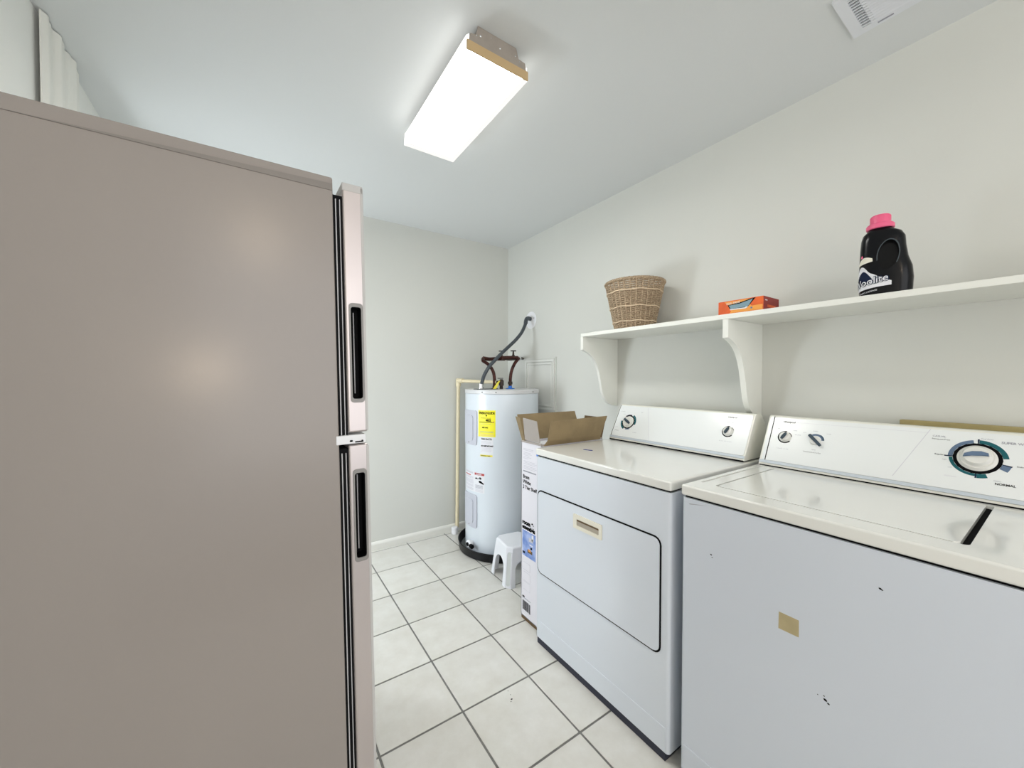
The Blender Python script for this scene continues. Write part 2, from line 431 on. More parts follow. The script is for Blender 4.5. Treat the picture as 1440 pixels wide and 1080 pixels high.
ep = finish(prism([(X0+.006, ZB+.027), (X1-.006, ZB+.027), (X1-.012, ZB+.055), (X1-.045, ZB+.058), (X1-.05, H-.001), (X0+.04, H-.001), (X0+.034, ZB+.058), (X0+.014, ZB+.055)], -(Y0+.002), -(Y0-.001), fy), 'end_plate', M['fixture'], cl, smooth=0)
b = bmesh.new()
for x, z, r in ((.615, .062, .004), (.60, .056, .0025), (.69, .058, .0035), (.752, .062, .003), (.77, .05, .0025), (.655, .075, .002)):
    finish(lathe([(0, .0), (r, 0), (r*.6, .001), (0, .001)], seg=8, fr=frame((x, Y0-.0008, ZB+z), (1, 0, 0), (0, 0, 1))), 'rivet', M['chrome'], ep, smooth=0)
finish(box(X0, X1, Y0-.004, Y0+.003, ZB-.0006, ZB+.029, .001, 1), 'lens_end', M['amberp'], cl, smooth=0)

# ================================================================== CEILING VENT
v0 = thing('ceiling_vent', 'white louvred metal air register in the ceiling at the upper right', 'air vent', (1.555, .25, H-.008))
VX0, VX1, VY0, VY1 = 1.452, 1.660, .07, .430
fz = frame((0, 0, H), (1, 0, 0), (0, 1, 0))
b = ringprism(rrect(VX0, VX1, VY0, VY1, .003, 2), rrect(VX0+.028, VX1-.028, VY0+.028, VY1-.028, .002, 2), -.008, -.0002, fz)
finish(b, 'register_frame', M['vent'], v0, smooth=0)
finish(box(VX0+.026, VX1-.026, VY0+.026, VY1-.026, H-.0015, H-.0004), 'duct', M['gap'], v0, smooth=0)
nb = 12
for k in range(nb):
    x = VX0+.034+k*(VX1-VX0-.068)/(nb-1)
    b = prism([(x+.0072, -.0085), (x+.0060, -.0085), (x-.0075, -.0022), (x-.0063, -.0022)], -(VY1-.050), -(VY0+.029), frame((0, 0, H), (1, 0, 0), (0, 0, 1)))
    box(x-.0022, x+.0022, VY1-.060, VY1-.0275, H-.0075, H-.003, bm=b)
    finish(b, 'louvre', M['vent'], v0, smooth=0)
finish(prism([(VX1-.017, VY1-.062), (VX1-.012, VY1-.062), (VX1-.012, VY1-.098), (VX1-.017, VY1-.098)], -.0095, -.008, fz), 'damper_slot', M['inkg'], v0, smooth=0)

# ================================================================== WALL SHELF
XS, ZS = 1.560, 1.504
sh = thing('wall_shelf', 'long white wall shelf on scrolled brackets above the dryer and washer', 'shelf', (XW, .5, ZS-.02))
finish(box(XS, XW-.001, -.75, 1.605, ZS-.020, ZS, .0025, 2), 'shelf_board', M['shelf'], sh)
curve = [(XS+.001, -.0205), (XS+.001, -.094), (XS+.012, -.098), (XS+.036, -.106), (XS+.060, -.118), (XS+.082, -.134), (XS+.102, -.156), (XS+.120, -.186), (XS+.135, -.222), (XS+.146, -.262), (XS+.156, -.305), (XS+.166, -.342), (XS+.180, -.372), (XS+.198, -.396), (XS+.222, -.413), (XS+.250, -.422), (XW-.001, -.430), (XW-.001, -.0205)]
fb = frame((0, 0, ZS), (1, 0, 0), (0, 0, 1))
for ya, yb in ((1.587, 1.605), (.777, .799), (-.60, -.578)):
    finish(prism(curve, -yb, -ya, fb), 'bracket', M['shelf'], sh, smooth=25)

# ================================================================== WICKER BASKET
bc = Vector((1.700, 1.340, ZS)); bh = .252
bk = thing('wicker_basket', 'tapered brown wicker basket standing on the left end of the shelf', 'basket', bc)
def br(z): return .098+.052*(z/bh)
b = bmesh.new(); NS = 30
rows = 44
for q in range(rows):
    z = .006+q*(bh-.018)/(rows-1); r0 = br(z); ph = q % 2; pts = []
    seg = NS*4
    ring = [[], [], [], []]
    for i in range(seg):
        a = 2*PI*i/seg; rr = r0+.0034*math.cos(a*NS/2+ph*PI)+random.uniform(-.0006, .0006)
        for k, (dr, dz) in enumerate(((.0022, 0), (0, .0030), (-.0022, 0), (0, -.0030))):
            ring[k].append(b.verts.new((bc.x+(rr+dr)*math.cos(a), bc.y+(rr+dr)*math.sin(a), bc.z+z+dz)))
    for k in range(4):
        A, B = ring[k], ring[(k+1) % 4]
        for i in range(seg): b.faces.new((A[i], A[(i+1) % seg], B[(i+1) % seg], B[i]))
finish(b, 'weave', M['wicker'], bk, smooth=60, kind='stuff')
b = bmesh.new()
for i in range(NS):
    a = 2*PI*(i+.5)/NS*1.0
    P = [(bc.x+(br(z)+.0015)*math.cos(a), bc.y+(br(z)+.0015)*math.sin(a), bc.z+z) for z in (.001, bh*.5, bh)]
    tube(P, .0042, 5, 0, bm=b)
finish(b, 'stake', M['wicker'], bk, smooth=60, kind='stuff')
for z, rr in ((.040, .0032), (.115, .0032), (.195, .0032)):
    P = [(bc.x+(br(z)+.0055)*math.cos(2*PI*i/40), bc.y+(br(z)+.0055)*math.sin(2*PI*i/40), bc.z+z+.002*math.sin(i*1.3)) for i in range(41)]
    finish(tube(P, rr, 6, 2), 'band', M['wband'], bk, smooth=60)
b = bmesh.new()
for ph in (0, PI/2, PI, 3*PI/2):
    P = []
    for i in range(161):
        a = 2*PI*i/160; w_ = a*30+ph
        rr = .150+.0055*math.cos(w_); P.append((bc.x+rr*math.cos(a), bc.y+rr*math.sin(a), bc.z+bh-.003+.0055*math.sin(w_)))
    tube(P, .0042, 5, 0, bm=b)
finish(b, 'rim', M['wicker'], bk, smooth=60)
finish(lathe([(0, .001), (.097, .001), (.097, .006), (0, .006)], bc, 32), 'base', M['wicker'], bk)

# ================================================================== ORANGE CARTON
ox0, ox1, oy0, oy1, oh = 1.571, 1.700, .655, .822, .052
oc = thing('orange_box', 'small flat orange cardboard carton lying on the shelf over the washer', 'box', ((ox0+ox1)/2, (oy0+oy1)/2, ZS))
finish(box(ox0, ox1, oy0+.0006, oy1, ZS+.0005, ZS+oh, .0008, 1), 'carton', M['orange'], oc)
finish(box(ox0+.0006, ox1-.0006, oy0-.0002, oy0+.001, ZS+.001, ZS+oh-.0005), 'end_panel', M['dkred'], oc, smooth=0)
fo = frame((ox0, oy1, ZS), (0, -1, 0), (0, 0, 1)); W_ = oy1-oy0
def op(pts, m, d, nm): return finish(prism([(u*W_, v*oh) for u, v in pts], 0, d, fo), nm, m, oc, smooth=0)
op([(.15, .93), (.24, .62), (.30, .20), (.27, .05), (.98, .05), (.98, .42), (.75, .40), (.70, .60), (.72, .95)], M['amber'], .0003, 'printed_panel')
op([(.22, .68), (.34, .72), (.55, .80), (.72, .93), (.84, .98), (.70, .45), (.66, .34), (.28, .33)], M['ink'], .0006, 'printed_tray_edge')
op([(.25, .64), (.50, .68), (.78, .90), (.69, .46), (.65, .38), (.29, .38)], M['tray'], .0009, 'printed_tray')
op([(.27, .36), (.28, .28), (.62, .26), (.68, .36), (.65, .40), (.60, .34)], M['paper'], .0011, 'printed_rim')
text('FOIL PANS', .011, frame((ox0-.0008, oy1-.032, ZS+.036), (0, -1, .06), (0, 0, 1)), M['paper'], oc)
op([(.73, .20), (.77, .20), (.77, .32), (.73, .32)], M['slate'], .0010, 'printed_mark')
fe = frame((ox0, oy0-.0004, ZS), (1, 0, 0), (0, 0, 1))
finish(prism([(.012, .036), (.030, .036), (.030, .040), (.012, .040)], 0, .0002, fe), 'printed_mark', M['paper'], oc, smooth=0)
finish(prism([(.03, .012), (.10, .012), (.10, .022), (.03, .022)], 0, .0002, fe), 'printed_mark', M['orange'], oc, smooth=0)

# ================================================================== DETERGENT JUG
jc = Vector((1.632, .338, ZS))
jm = Matrix.Translation(jc) @ Matrix.Rotation(math.radians(14), 4, 'Z')
jg = thing('detergent_bottle', 'black laundry detergent bottle with a pink cap, standing on the shelf', 'bottle', mw=jm)
# section: local x = depth, local y = width (+y = left in the photo)
def sec(z):
    K = [(0, .056, .038, 0), (.006, .060, .042, 0), (.05, .062, .043, .0), (.085, .060, .042, .001), (.115, .055, .040, .005), (.150, .052, .038, .007), (.178, .050, .037, .007), (.194, .044, .034, .009), (.203, .033, .029, .012), (.209, .027, .025, .013), (.214, .026, .025, .013)]
    for (z0, *a), (z1, *b_) in zip(K, K[1:]):
        if z <= z1+1e-9:
            t = (z-z0)/(z1-z0); return [p_+(q_-p_)*t for p_, q_ in zip(a, b_)]
    return K[-1][1:]
def jpt(a, z, off=0):
    wy, dx, cy = sec(z); e = .72
    c, s = math.cos(a), math.sin(a)
    return Vector(((dx+off)*math.copysign(abs(c)**e, c), cy+(wy+off)*math.copysign(abs(s)**e, s), z))
b = bmesh.new(); zs = [0, .003, .006, .02, .05, .07, .085, .10, .115, .13, .15, .165, .178, .186, .194, .199, .203, .209, .214]
R = [[b.verts.new(jpt(2*PI*i/48, z)) for i in range(48)] for z in zs]
for A, B in zip(R, R[1:]):
    for i in range(48): b.faces.new((A[i], A[(i+1) % 48], B[(i+1) % 48], B[i]))
b.faces.new(R[0][::-1]); b.faces.new(R[-1])
jb = finish(b, 'jug_body', M['jug'], jg, local=True, smooth=45)
hp = []
for i in range(28):
    a = 2*PI*i/28; hp.append((-.016+.0235*math.cos(a), .121+.044*math.sin(a)+.006*math.cos(a)))
fj = frame((0, 0, 0), (0, -1, 0), (0, 0, 1))   # u to the photo's right, normal -x
hole = [(u+.020, v) for u, v in hp]
cut(jb, [prism(hole, .018, .07, fj)])
b = ringprism([(.004+(u-.004)*1.10, .121+(v-.121)*1.06) for u, v in hole], hole, .0375, .0400, fj)  # grey ring paints in the highlight along the bevelled grip edge
finish(b, 'grip_highlight', M['jug_glint'], jb, local=True)
b = bmesh.new()
cp = [(.031, .210), (.033, .212), (.033, .222), (.030, .226), (.0245, .228), (.0235, .250), (.021, .253), (0, .254)]
lathe([(0, .210)]+cp, (0, .013, 0), 36, bm=b)
ck = finish(b, 'cap', M['pink'], jg, local=True, smooth=40)
b = bmesh.new()
for i in range(36):
    a = 2*PI*i/36; x, y = .0236*math.cos(a), .013+.0236*math.sin(a)
    box(x-.0006, x+.0006, y-.0006, y+.0006, .229, .249, bm=b)
finish(b, 'cap_ridge', M['pink'], ck, local=True, smooth=0)
def jpatch(ang0, ang1, zf0, zf1, m, nm, off, n=14):
    """label that follows the jug; zf* give lower / upper height along it (0..1)"""
    b = bmesh.new(); A = []; B = []
    for i in range(n+1):
        t = i/n; a = ang0+(ang1-ang0)*t
        A.append(b.verts.new(jpt(a, zf0(t), off))); B.append(b.verts.new(jpt(a, zf1(t), off)))
    for i in range(n):
        b.faces.new((A[i], A[i+1], B[i+1], B[i]))
    return finish(b, nm, m, jg, local=True, smooth=60)
r_ = math.radians
# visible face normal is local -x => angle 180; left end = +y => 90
jpatch(r_(95), r_(186), lambda t: .016+.012*t, lambda t: (.070+.024*math.sin(min(1, t/.62)*PI)) if t < .62 else .070-.030*((t-.62)/.38)**1.5, M['paper'], 'label', .0006)
jpatch(r_(104), r_(158), lambda t: .052-.008*math.sin(t*PI), lambda t: .052+.026*math.sin(t*PI), M['navy'], 'label_disc', .0010)
jpatch(r_(100), r_(160), lambda t: .098+.008*t, lambda t: .098+.010*t+.018*math.sin(.3+t*2.4), M['handle'], 'label_garment', .0008)
jpatch(r_(118), r_(128), lambda t: .121, lambda t: .126+.004*math.sin(t*PI), M['pink'], 'label_flower', .0012)
def jwrap(s0, z0, off):
    # arc-length table of the jug section, increasing towards the photo's right
    tab = []; acc = 0; prev = None; a = 85
    while a < 215:
        p_ = jpt(r_(a), .045, off)
        if prev is not None: acc += (p_-prev).length
        tab.append((acc, r_(a))); prev = p_; a += 1
    def f(u, v):
        s = s0+u
        for (a0, t0), (a1, t1) in zip(tab, tab[1:]):
            if s <= a1: return jpt(t0+(t1-t0)*(s-a0)/(a1-a0), max(.002, z0+v+.18*u), off)
        return jpt(tab[-1][1], z0+v+.18*u, off)
    return f
text('Woolite', .030, None, M['navy'], jg, bold=.0018, squash=.92, wrap=jwrap(.010, .026, .0014), local=True)
text('Woolite', .030, None, M['paper'], jg, bold=.0002, squash=.92, wrap=jwrap(.010, .026, .0019), local=True)
text('DARKS DEFENSE', .0065, None, M['paper'], jg, wrap=jwrap(.030, .006, .0014), local=True)

# ================================================================== DRYER AND WASHER
XD = 1.093
FF = frame((XD, 0, 0), (0, -1, 0), (0, 0, 1))    # u = -y, v = z, normal -x (towards the aisle)
CA, CB = Vector((1.59, 0, .93)), Vector((1.68, 0, 1.10))
CV = (CB-CA).normalized()
def CF(y, v, d=0):
    f = frame((0, 0, 0), (0, -1, 0), CV); n = f.col[2].xyz
    f.translation = CA+Vector((0, y, 0))+CV*v+n*d; return f
def console(par, ya, yb, caps):
    # side profile (x,z) swept along y
    prof = [(1.588, .922), (1.590, .930), (1.677, 1.094), (1.684, 1.101), (1.694, 1.103), (1.730, 1.098), (1.765, 1.060), (1.785, .960), (1.785, .922)]
    fr = frame((0, 0, 0), (1, 0, 0), (0, 0, 1))
    c = finish(prism(prof, -yb+.0, -ya, fr), 'console', M['pside'], par, smooth=30)
    # fascia on the slope
    f = finish(prism(rrect(-yb+.006, -ya-.006, .012, .1875, .006), 0, .0022, CF(0, 0, 0), bev=.0008), 'fascia', M['panel'], par, smooth=30)
    finish(prism([(-yb+.002, .0), (-ya-.002, .0), (-ya-.002, .0105), (-yb+.002, .0105)], 0, .0035, CF(0, 0, 0)), 'fascia_lip', M['slate_trim'], par, smooth=0)
    finish(box(1.586, 1.78, ya+.004, yb-.004, .9185, .9235), 'shadow_gap', M['gap'], par, smooth=0)
    for y in caps:
        finish(prism([(-y-.0012, .004), (-y+.0012, .004), (-y+.0012, .190), (-y-.0012, .190)], .0018, .0030, CF(0, 0)), 'cap_seam', M['ink'], par, smooth=0)
    return f
M['slate_trim'] = mat('fascia_lower_trim', (.56, .62, .68), .35)
def knob(par, y, v, r, h, ang, name='knob'):
    fr = CF(y, v, .0022) @ Matrix.Rotation(ang, 4, 'Z')
    base = finish(lathe([(0, 0), (r*1.12, 0), (r*1.12, .002), (r, .003), (r*.92, h*.55), (r*.82, h*.62), (0, h*.62)], fr=fr, seg=36), name, M['knob'], par, smooth=40)
    # the finger ridge: a blade with dark flank
    P = [(-r*.80, -r*.16), (-r*.3, -r*.25), (r*.5, -r*.22), (r*.85, 0), (r*.5, r*.22), (-r*.3, r*.25), (-r*.80, r*.16)]
    finish(prism(P, h*.5, h, fr, bev=.0015), 'grip', M['knobg'], base, smooth=30)
    return base
def body_parts(par, ya, yb, ztop, zlid, m, mt):
    # cabinet stands on four levelling feet
    finish(box(XD, 1.80, ya+.001, yb-.001, .030, zlid-.004, .011, 3, axes=2), 'cabinet', m, par, smooth=40)
    finish(box(XD+.008, 1.79, ya+.008, yb-.008, zlid-.006, zlid+.002), 'lid_gap', M['gap'], par, smooth=0)
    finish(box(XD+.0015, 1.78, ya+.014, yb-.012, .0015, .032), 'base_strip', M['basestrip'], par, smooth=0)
    for x in (XD+.05, 1.74):
        for y in (ya+.05, yb-.05):
            finish(lathe([(0, 0), (.018, 0), (.018, .008), (.008, .011), (.008, .032), (0, .032)], (x, y, 0), 12), 'foot', M['black'], par)
def toe(par, ya, yb, m):
    # recessed line above the toe panel, shallow proud panel above
    finish(prism([(-yb+.012, .034), (-ya-.012, .034), (-ya-.012, .1125), (-yb+.012, .1125)], -.0005, .0018, FF, bev=.0012), 'toe_panel', m, par, smooth=25)

# ---- dryer
DYA, DYB = .7157, 1.4165
dr = thing('dryer', 'white clothes dryer with hinged front door, standing left of the washer', 'clothes dryer', (1.45, (DYA+DYB)/2, 0))
body_parts(dr, DYA, DYB, .917, .8844, M['enamel'], M['top'])
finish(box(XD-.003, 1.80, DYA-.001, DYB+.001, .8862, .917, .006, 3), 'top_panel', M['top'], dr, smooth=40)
toe(dr, DYA, DYB, M['enamel'])
b = ringprism(rrect(-1.4025, -.7475, .3385, .7275, .0275), rrect(-1.3970, -.7530, .344, .7220, .023), -.001, .0016, FF)
finish(b, 'door_gap', M['gap'], dr, smooth=0)
dd = finish(prism(rrect(-1.3968, -.7532, .3442, .7218, .0228, 6), -.001, .0040, FF, bev=.002), 'door', M['enamel'], dr, smooth=30)
HY0, HY1, HZ0, HZ1 = -1.155, -1.000, .630, .688
cut(dd, [prism([(u, v) for u, v in rrect(HY0+.014, HY1-.014, HZ0+.014, HZ1-.014, .003)], .002, .02, WM[dr.name].inverted() @ FF)])
hd = finish(ringprism(rrect(HY0, HY1, HZ0, HZ1, .003), rrect(HY0+.020, HY1-.014, HZ0+.014, HZ1-.018, .003), .0038, .0085, FF), 'handle', M['handle'], dd, smooth=0)
finish(prism([(HY0+.013, HZ0+.012), (HY1-.012, HZ0+.012), (HY1-.012, HZ1-.012), (HY0+.013, HZ1-.012)], .0041, .0046, FF), 'handle_recess', M['handle_shade'], dd, smooth=0)
finish(prism([(HY0+.019, HZ1-.026), (HY1-.013, HZ1-.026), (HY1-.013, HZ1-.0175), (HY0+.019, HZ1-.0175)], .0046, .0066, FF), 'lip_shade', M['cardd'], dd, smooth=0)  # dark band painted in as the shade under the handle's top edge
fs = console(dr, DYA+.008, DYB-.006, [1.404])
finish(prism([(-1.2296, .182), (-1.2285, .182), (-1.165, .0146), (-1.1662, .0146)], .0022, .0026, CF(0, 0)), 'fascia_seam', M['inkl'], fs, smooth=0)
fd = CF(1.3203, .0975, 0)
def dialprint(par, y, v, items):
    for r0, r1, a0, a1, m, d in items:
        finish(sector(r0, r1, a0, a1, .0022, .0022+d, CF(y, v), taper=0), 'dial_ring', M[m], par, smooth=0)
dialprint(fs, 1.3203, .0955, [(.030, .0385, 0, 359.9, 'ink', .0004), (.0385, .047, -15, 62, 'teal', .0004), (.0385, .047, 175, 245, 'teal', .0004), (.0385, .042, 75, 130, 'navy', .0004), (.0385, .043, 262, 300, 'slate', .0004)])
knob(fs, 1.3203, .0955, .0285, .020, r_(150))
knob(fs, .8109, .1060, .0185, .020, r_(68))
dialprint(fs, .8109, .1060, [(.0200, .0250, 85, 320, 'ink', .0006), (.0200, .0225, 20, 60, 'ink', .0006)])
def ct(s, size, y, v, m='ink', sp=1, bold=0, par=None, align='CENTER'):
    text(s, size, CF(y, v, .0026), M[m], par or fs, align=align, space=sp, bold=bold)
ct('Whirlpool', .0088, .808, .168, bold=.0002)
ct('TEMPERATURE', .0045, .812, .146, 'inkg')
ct('PUSH TO START', .0050, .811, .060, 'inkg', 1.5)
ct('AUTOMATIC', .0048, 1.375, .150, 'inkg'); ct('Normal', .0050, 1.362, .136, 'inkg'); ct('OFF', .0060, 1.255, .153, 'inkg')
ct('TIMED DRY', .0050, 1.378, .040, 'ink'); ct('Less Dry', .0045, 1.385, .060, 'inkg'); ct('AIR ONLY', .0050, 1.262, .040, 'inkg')
# small blue smear on the dryer top and a chip near the console
b = prism([(-.022, -.004), (-.010, -.007), (.002, -.0045), (.014, -.008), (.024, -.003), (.020, .004), (.004, .002), (-.012, .006)], 0, .002, frame((1.262, 1.247, .917), (.33, -.94, 0), (.94, .33, 0)), bev=.0008)
finish(b, 'blue_smear', mat('blue_smear', (.02, .03, .22), .4), dr, smooth=30)
finish(lathe([(0, 0), (.003, 0), (.002, .0006), (0, .0006)], (1.53, 1.20, .917), 8), 'chip', M['inkg'], dr, smooth=0)

# ---- washer
WYA, WYB = -.007, .6786
wa = thing('washer', 'white top-loading washing machine at the right with a beige tape patch on its front', 'washing machine', (1.45, (WYA+WYB)/2, 0))
body_parts(wa, WYA, WYB, .920, .886, M['enamelw'], M['top'])
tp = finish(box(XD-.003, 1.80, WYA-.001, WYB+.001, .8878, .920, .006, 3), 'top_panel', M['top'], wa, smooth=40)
# shallow well in the top that the lid closes
LX0, LX1, LY0, LY1 = 1.158, 1.572, .112, .612
iw = WM[wa.name].inverted()
fT = frame((0, 0, .920), (1, 0, 0), (0, 1, 0))
cut(tp, [prism(rrect(LX0, LX1, LY0, LY1, .012), -.010, .01, iw @ fT),
         prism(rrect(1.165, 1.585, .6505, .6605, .0048), -.0065, .01, iw @ fT)])
finish(prism(rrect(LX0+.001, LX1-.001, LY0+.001, LY1-.001, .012), -.0102, -.0092, fT), 'tub_gap', M['gap'], wa, smooth=0)
lid = finish(prism(rrect(LX0+.0035, LX1-.0035, LY0+.013, LY1-.0075, .010), -.0090, .0006, fT, bev=.003, seg=3), 'lid', M['top'], wa, smooth=40)
toe(wa, WYA, WYB, M['enamelw'])
finish(prism([(-.4125, .616), (-.3690, .6165), (-.3692, .6580), (-.4120, .6585)], -.0004, .0006, FF), 'tape_patch', M['masking'], wa, smooth=0, label='beige masking tape patch')
b = bmesh.new()
for u, v, r in ((-.5854, .7355, .0022), (-.5825, .7285, .0013), (-.2254, .803, .0022), (-.2225, .8015, .0014), (-.3155, .500, .0030), (-.3095, .495, .0020), (-.318, .508, .0013), (-.33, .503, .001)):
    finish(prism([(u+r*1.3*math.cos(t*PI/3+.3), v+r*math.sin(t*PI/3)) for t in range(6)], -.0003, .0004, FF), 'chip', M['ink'], wa, smooth=0)
finish(prism([(-.655, .8660), (-.600, .8735), (-.652, .8640)], -.0003, .0004, FF), 'scratch', M['inkg'], wa, smooth=0)
fs = console(wa, WYA+.004, WYB-.006, [.6535])
finish(prism([(-.2421, .187), (-.2409, .187), (-.3071, .0246), (-.3083, .0246)], .0022, .0026, CF(0, 0)), 'fascia_seam', M['inkl'], fs, smooth=0)
finish(prism([(-.585, .1720), (-.245, .1755), (-.245, .1750), (-.585, .1714)], .0022, .0025, CF(0, 0)), 'fascia_crease', M['inkl'], fs, smooth=0)
cy_, cv_ = .1490, .1105
dialprint(fs, cy_, cv_, [(.036, .0445, 0, 359.9, 'ink', .0004), (.0445, .0545, 8, 88, 'teal', .0004), (.0445, .0535, 100, 182, 'slate', .0004), (.0445, .0515, 184, 272, 'teal', .0004), (.0445, .0560, 272, 292, 'teal', .0004), (.0445, .0600, 330, 346, 'slate', .0004)])
for a, r1 in ((90, .057), (181, .060), (270, .056), (347, .061)):
    finish(prism([(.044, -.0010), (r1, -.0016), (r1, .0016), (.044, .0010)], .0024, .0028, CF(cy_, cv_) @ Matrix.Rotation(r_(a), 4, 'Z')), 'dial_tick', M['navy'], fs, smooth=0)
# two-step dial
fr = CF(cy_, cv_, .0022)
big = finish(lathe([(0, 0), (.0365, 0), (.0365, .003), (.033, .006), (.031, .010), (0, .010)], fr=fr, seg=48), 'cycle_dial', M['knob'], fs, smooth=40)
dk = finish(lathe([(.0285, .0099), (.0285, .0112), (.0270, .0120), (.0255, .020), (.023, .0225), (0, .0225)], fr=fr @ Matrix.Translation((0, .0015, 0)), seg=48), 'dial_knob', M['knob'], big, smooth=40)
frk = fr @ Matrix.Rotation(r_(8), 4, 'Z')
finish(prism([(-.024, -.0035), (-.008, -.0005), (.010, -.0008), (.022, -.002), (.022, .006), (.010, .0115), (-.006, .0115), (-.020, .006)], .0224, .0275, frk, bev=.002), 'grip', M['slate'], dk, smooth=30)
knob(fs, .6050, .1100, .0175, .020, r_(65)); dialprint(fs, .6050, .1100, [(.0190, .0240, 85, 320, 'ink', .0006), (.0190, .0215, 10, 60, 'ink', .0006)])
dialprint(fs, .5130, .1100, [(.0175, .0245, 5, 125, 'slate', .0004), (.0215, .0255, 5, 60, 'teal', .0004)])
kb = finish(lathe([(0, 0), (.0165, 0), (.0150, .006), (0, .006)], fr=CF(.5130, .1090, .0022), seg=30), 'temperature_knob', M['knob'], fs, smooth=40)
finish(prism([(-.0265, -.003), (-.024, -.0048), (.021, -.0052), (.0235, 0), (.021, .0052), (-.024, .0048), (-.0265, .003)], .004, .017, CF(.5130, .1090, .0022) @ Matrix.Rotation(r_(135), 4, 'Z'), bev=.0015), 'pointer', M['knobg'], kb, smooth=30)
ct('Whirlpool', .0092, .602, .168, bold=.0002); ct('LOAD SIZE', .0050, .606, .062, 'inkg', 1.7)
ct('TEMPERATURE', .0056, .516, .062, 'ink', 1.5); ct('WARM', .0045, .517, .143, 'inkg'); ct('HOT', .0045, .548, .134, 'inkg'); ct('COLD', .0045, .478, .137, 'inkg'); ct('RINSE', .0045, .512, .073, 'inkg')
ct('SMALL', .0042, .629, .140, 'inkg'); ct('LARGE', .0042, .578, .138, 'inkg'); ct('EX LARGE', .0040, .567, .122, 'inkg')
ct('CASUAL', .0072, .236, .164, 'inkg', align='LEFT', bold=.0001); ct('Permanent Press', .0052, .2365, .156, 'ink', align='LEFT')
ct('SUPER WASH', .0088, .110, .160, 'inkg', align='LEFT', bold=.0002); ct('Regular', .0058, .228, .109, 'ink', align='LEFT')
ct('Final Rinse', .0050, .145, .168, 'inkg', align='LEFT'); ct('NORMAL', .0082, .116, .043, 'ink', align='LEFT', bold=.0002); ct('Delicate', .0054, .083, .098, 'ink', align='LEFT')
ct('Heavy', .0050, .118, .052, 'inkg', align='LEFT'); ct('PREWASH', .0050, .205, .048, 'inkl', align='LEFT'); ct('Light', .0045, .212, .096, 'inkg', align='LEFT'); ct('OFF', .0045, .196, .074, 'inkg')

# tan board standing behind the washer
finish(box(1.8150, 1.8400, -.50, .334, 0.0, 1.1080, .0015, 1), 'board', M['board'], cat='board', label='tan board edge standing against the wall behind the washer')

# ================================================================== TALL CARTON beside the dryer
BX0, BX1, BY0, BY1, BT = 1.141, 1.560, 1.436, 1.603, .922
bx = thing('cardboard_box', 'tall narrow white printed cardboard box with open brown flaps, beside the dryer', 'box', ((BX0+BX1)/2, (BY0+BY1)/2, 0))
b = bmesh.new()
box(BX0, BX1, BY0, BY0+.003, .016, BT, bm=b); box(BX0, BX1, BY1-.003, BY1, .016, BT, bm=b)
box(BX0, BX0+.003, BY0, BY1, .016, BT, bm=b); box(BX1-.003, BX1, BY0, BY1, .016, BT, bm=b); box(BX0, BX1, BY0, BY1, .016, .02, bm=b)
finish(b, 'carton', M['boxw'], bx, smooth=0)
finish(box(BX0+.001, BX1-.001, BY0+.001, BY1-.001, 0.0005, .018), 'bottom_flaps', M['cardd'], bx, smooth=0)
finish(box(BX0+.004, BX1-.004, BY0+.004, BY1-.004, BT-.05, BT-.012), 'packing_sheet', M['paper'], bx, smooth=0)
def sheet(name, quad, th, m, par=bx):
    q = [Vector(p) for p in quad]; n = (q[1]-q[0]).cross(q[3]-q[0]).normalized()*th
    b = bmesh.new(); A = [b.verts.new(p) for p in q]; B = [b.verts.new(p+n) for p in q]
    b.faces.new(A[::-1]); b.faces.new(B)
    for i in range(4): b.faces.new((A[i], A[(i+1) % 4], B[(i+1) % 4], B[i]))
    return finish(b, name, m, par, smooth=0)
# near long flap: short upright crease then leaning over the dryer
nf = sheet('near_flap', [(BX0+.012, BY0-.001, .9190), (BX1-.02, BY0-.001, .9190), (BX1-.02, BY0-.006, .944), (BX0+.026, BY0-.012, .944)], .003, M['card'])
sheet('flap_face', [(BX0+.026, BY0-.012, .9435), (BX1-.02, BY0-.006, .9435), (BX1-.006, 1.398, 1.046), (BX0+.030, 1.404, 1.040)], .003, M['card'], nf)
sheet('far_flap', [(BX0+.002, BY1-.002, BT), (BX1, BY1-.002, BT), (BX1+.02, BY1+.072, 1.049), (BX0+.024, BY1+.076, 1.050)], .003, M['card'])
sheet('side_flap', [(BX0+.001, BY1-.010, BT), (BX0+.001, BY1-.035, BT+.0), (BX0-.022, BY1-.022, 1.046), (BX0-.022, BY1+.020, 1.048)], .003, M['card'])
sheet('end_flap', [(BX0-.003, BY1-.038, BT+.012), (BX0-.003, BY0+.006, BT+.012), (BX0-.020, BY0+.010, 1.038), (BX0-.020, BY1-.044, 1.046)], .003, M['cardg'])
sheet('back_flap', [(BX1-.001, BY0+.004, BT), (BX1-.001, BY1-.004, BT), (BX1+.030, BY1-.004, 1.03), (BX1+.030, BY0+.004, 1.03)], .003, M['cardd'])
b = bmesh.new(); box(BX0-.003, BX0+.004, BY0, BY1, BT-.004, BT+.006, bm=b); box(BX0, BX1, BY0-.001, BY0+.004, BT-.004, BT+.003, bm=b)
finish(b, 'torn_edge', M['cardg'], bx, smooth=0)
FB = frame((BX0, BY1, 0), (0, -1, 0), (0, 0, 1))
def bprint(u0, u1, v0, v1, m, nm='printed_mark', d=.0005): finish(prism([(u0, v0), (u1, v0), (u1, v1), (u0, v1)], 0, d, FB), nm, M[m], bx, smooth=0)
def btext(s, size, u, v, m='ink', bold=0): text(s, size, FB @ Matrix.Translation((u, v, .0007)), M[m], bx, bold=bold)
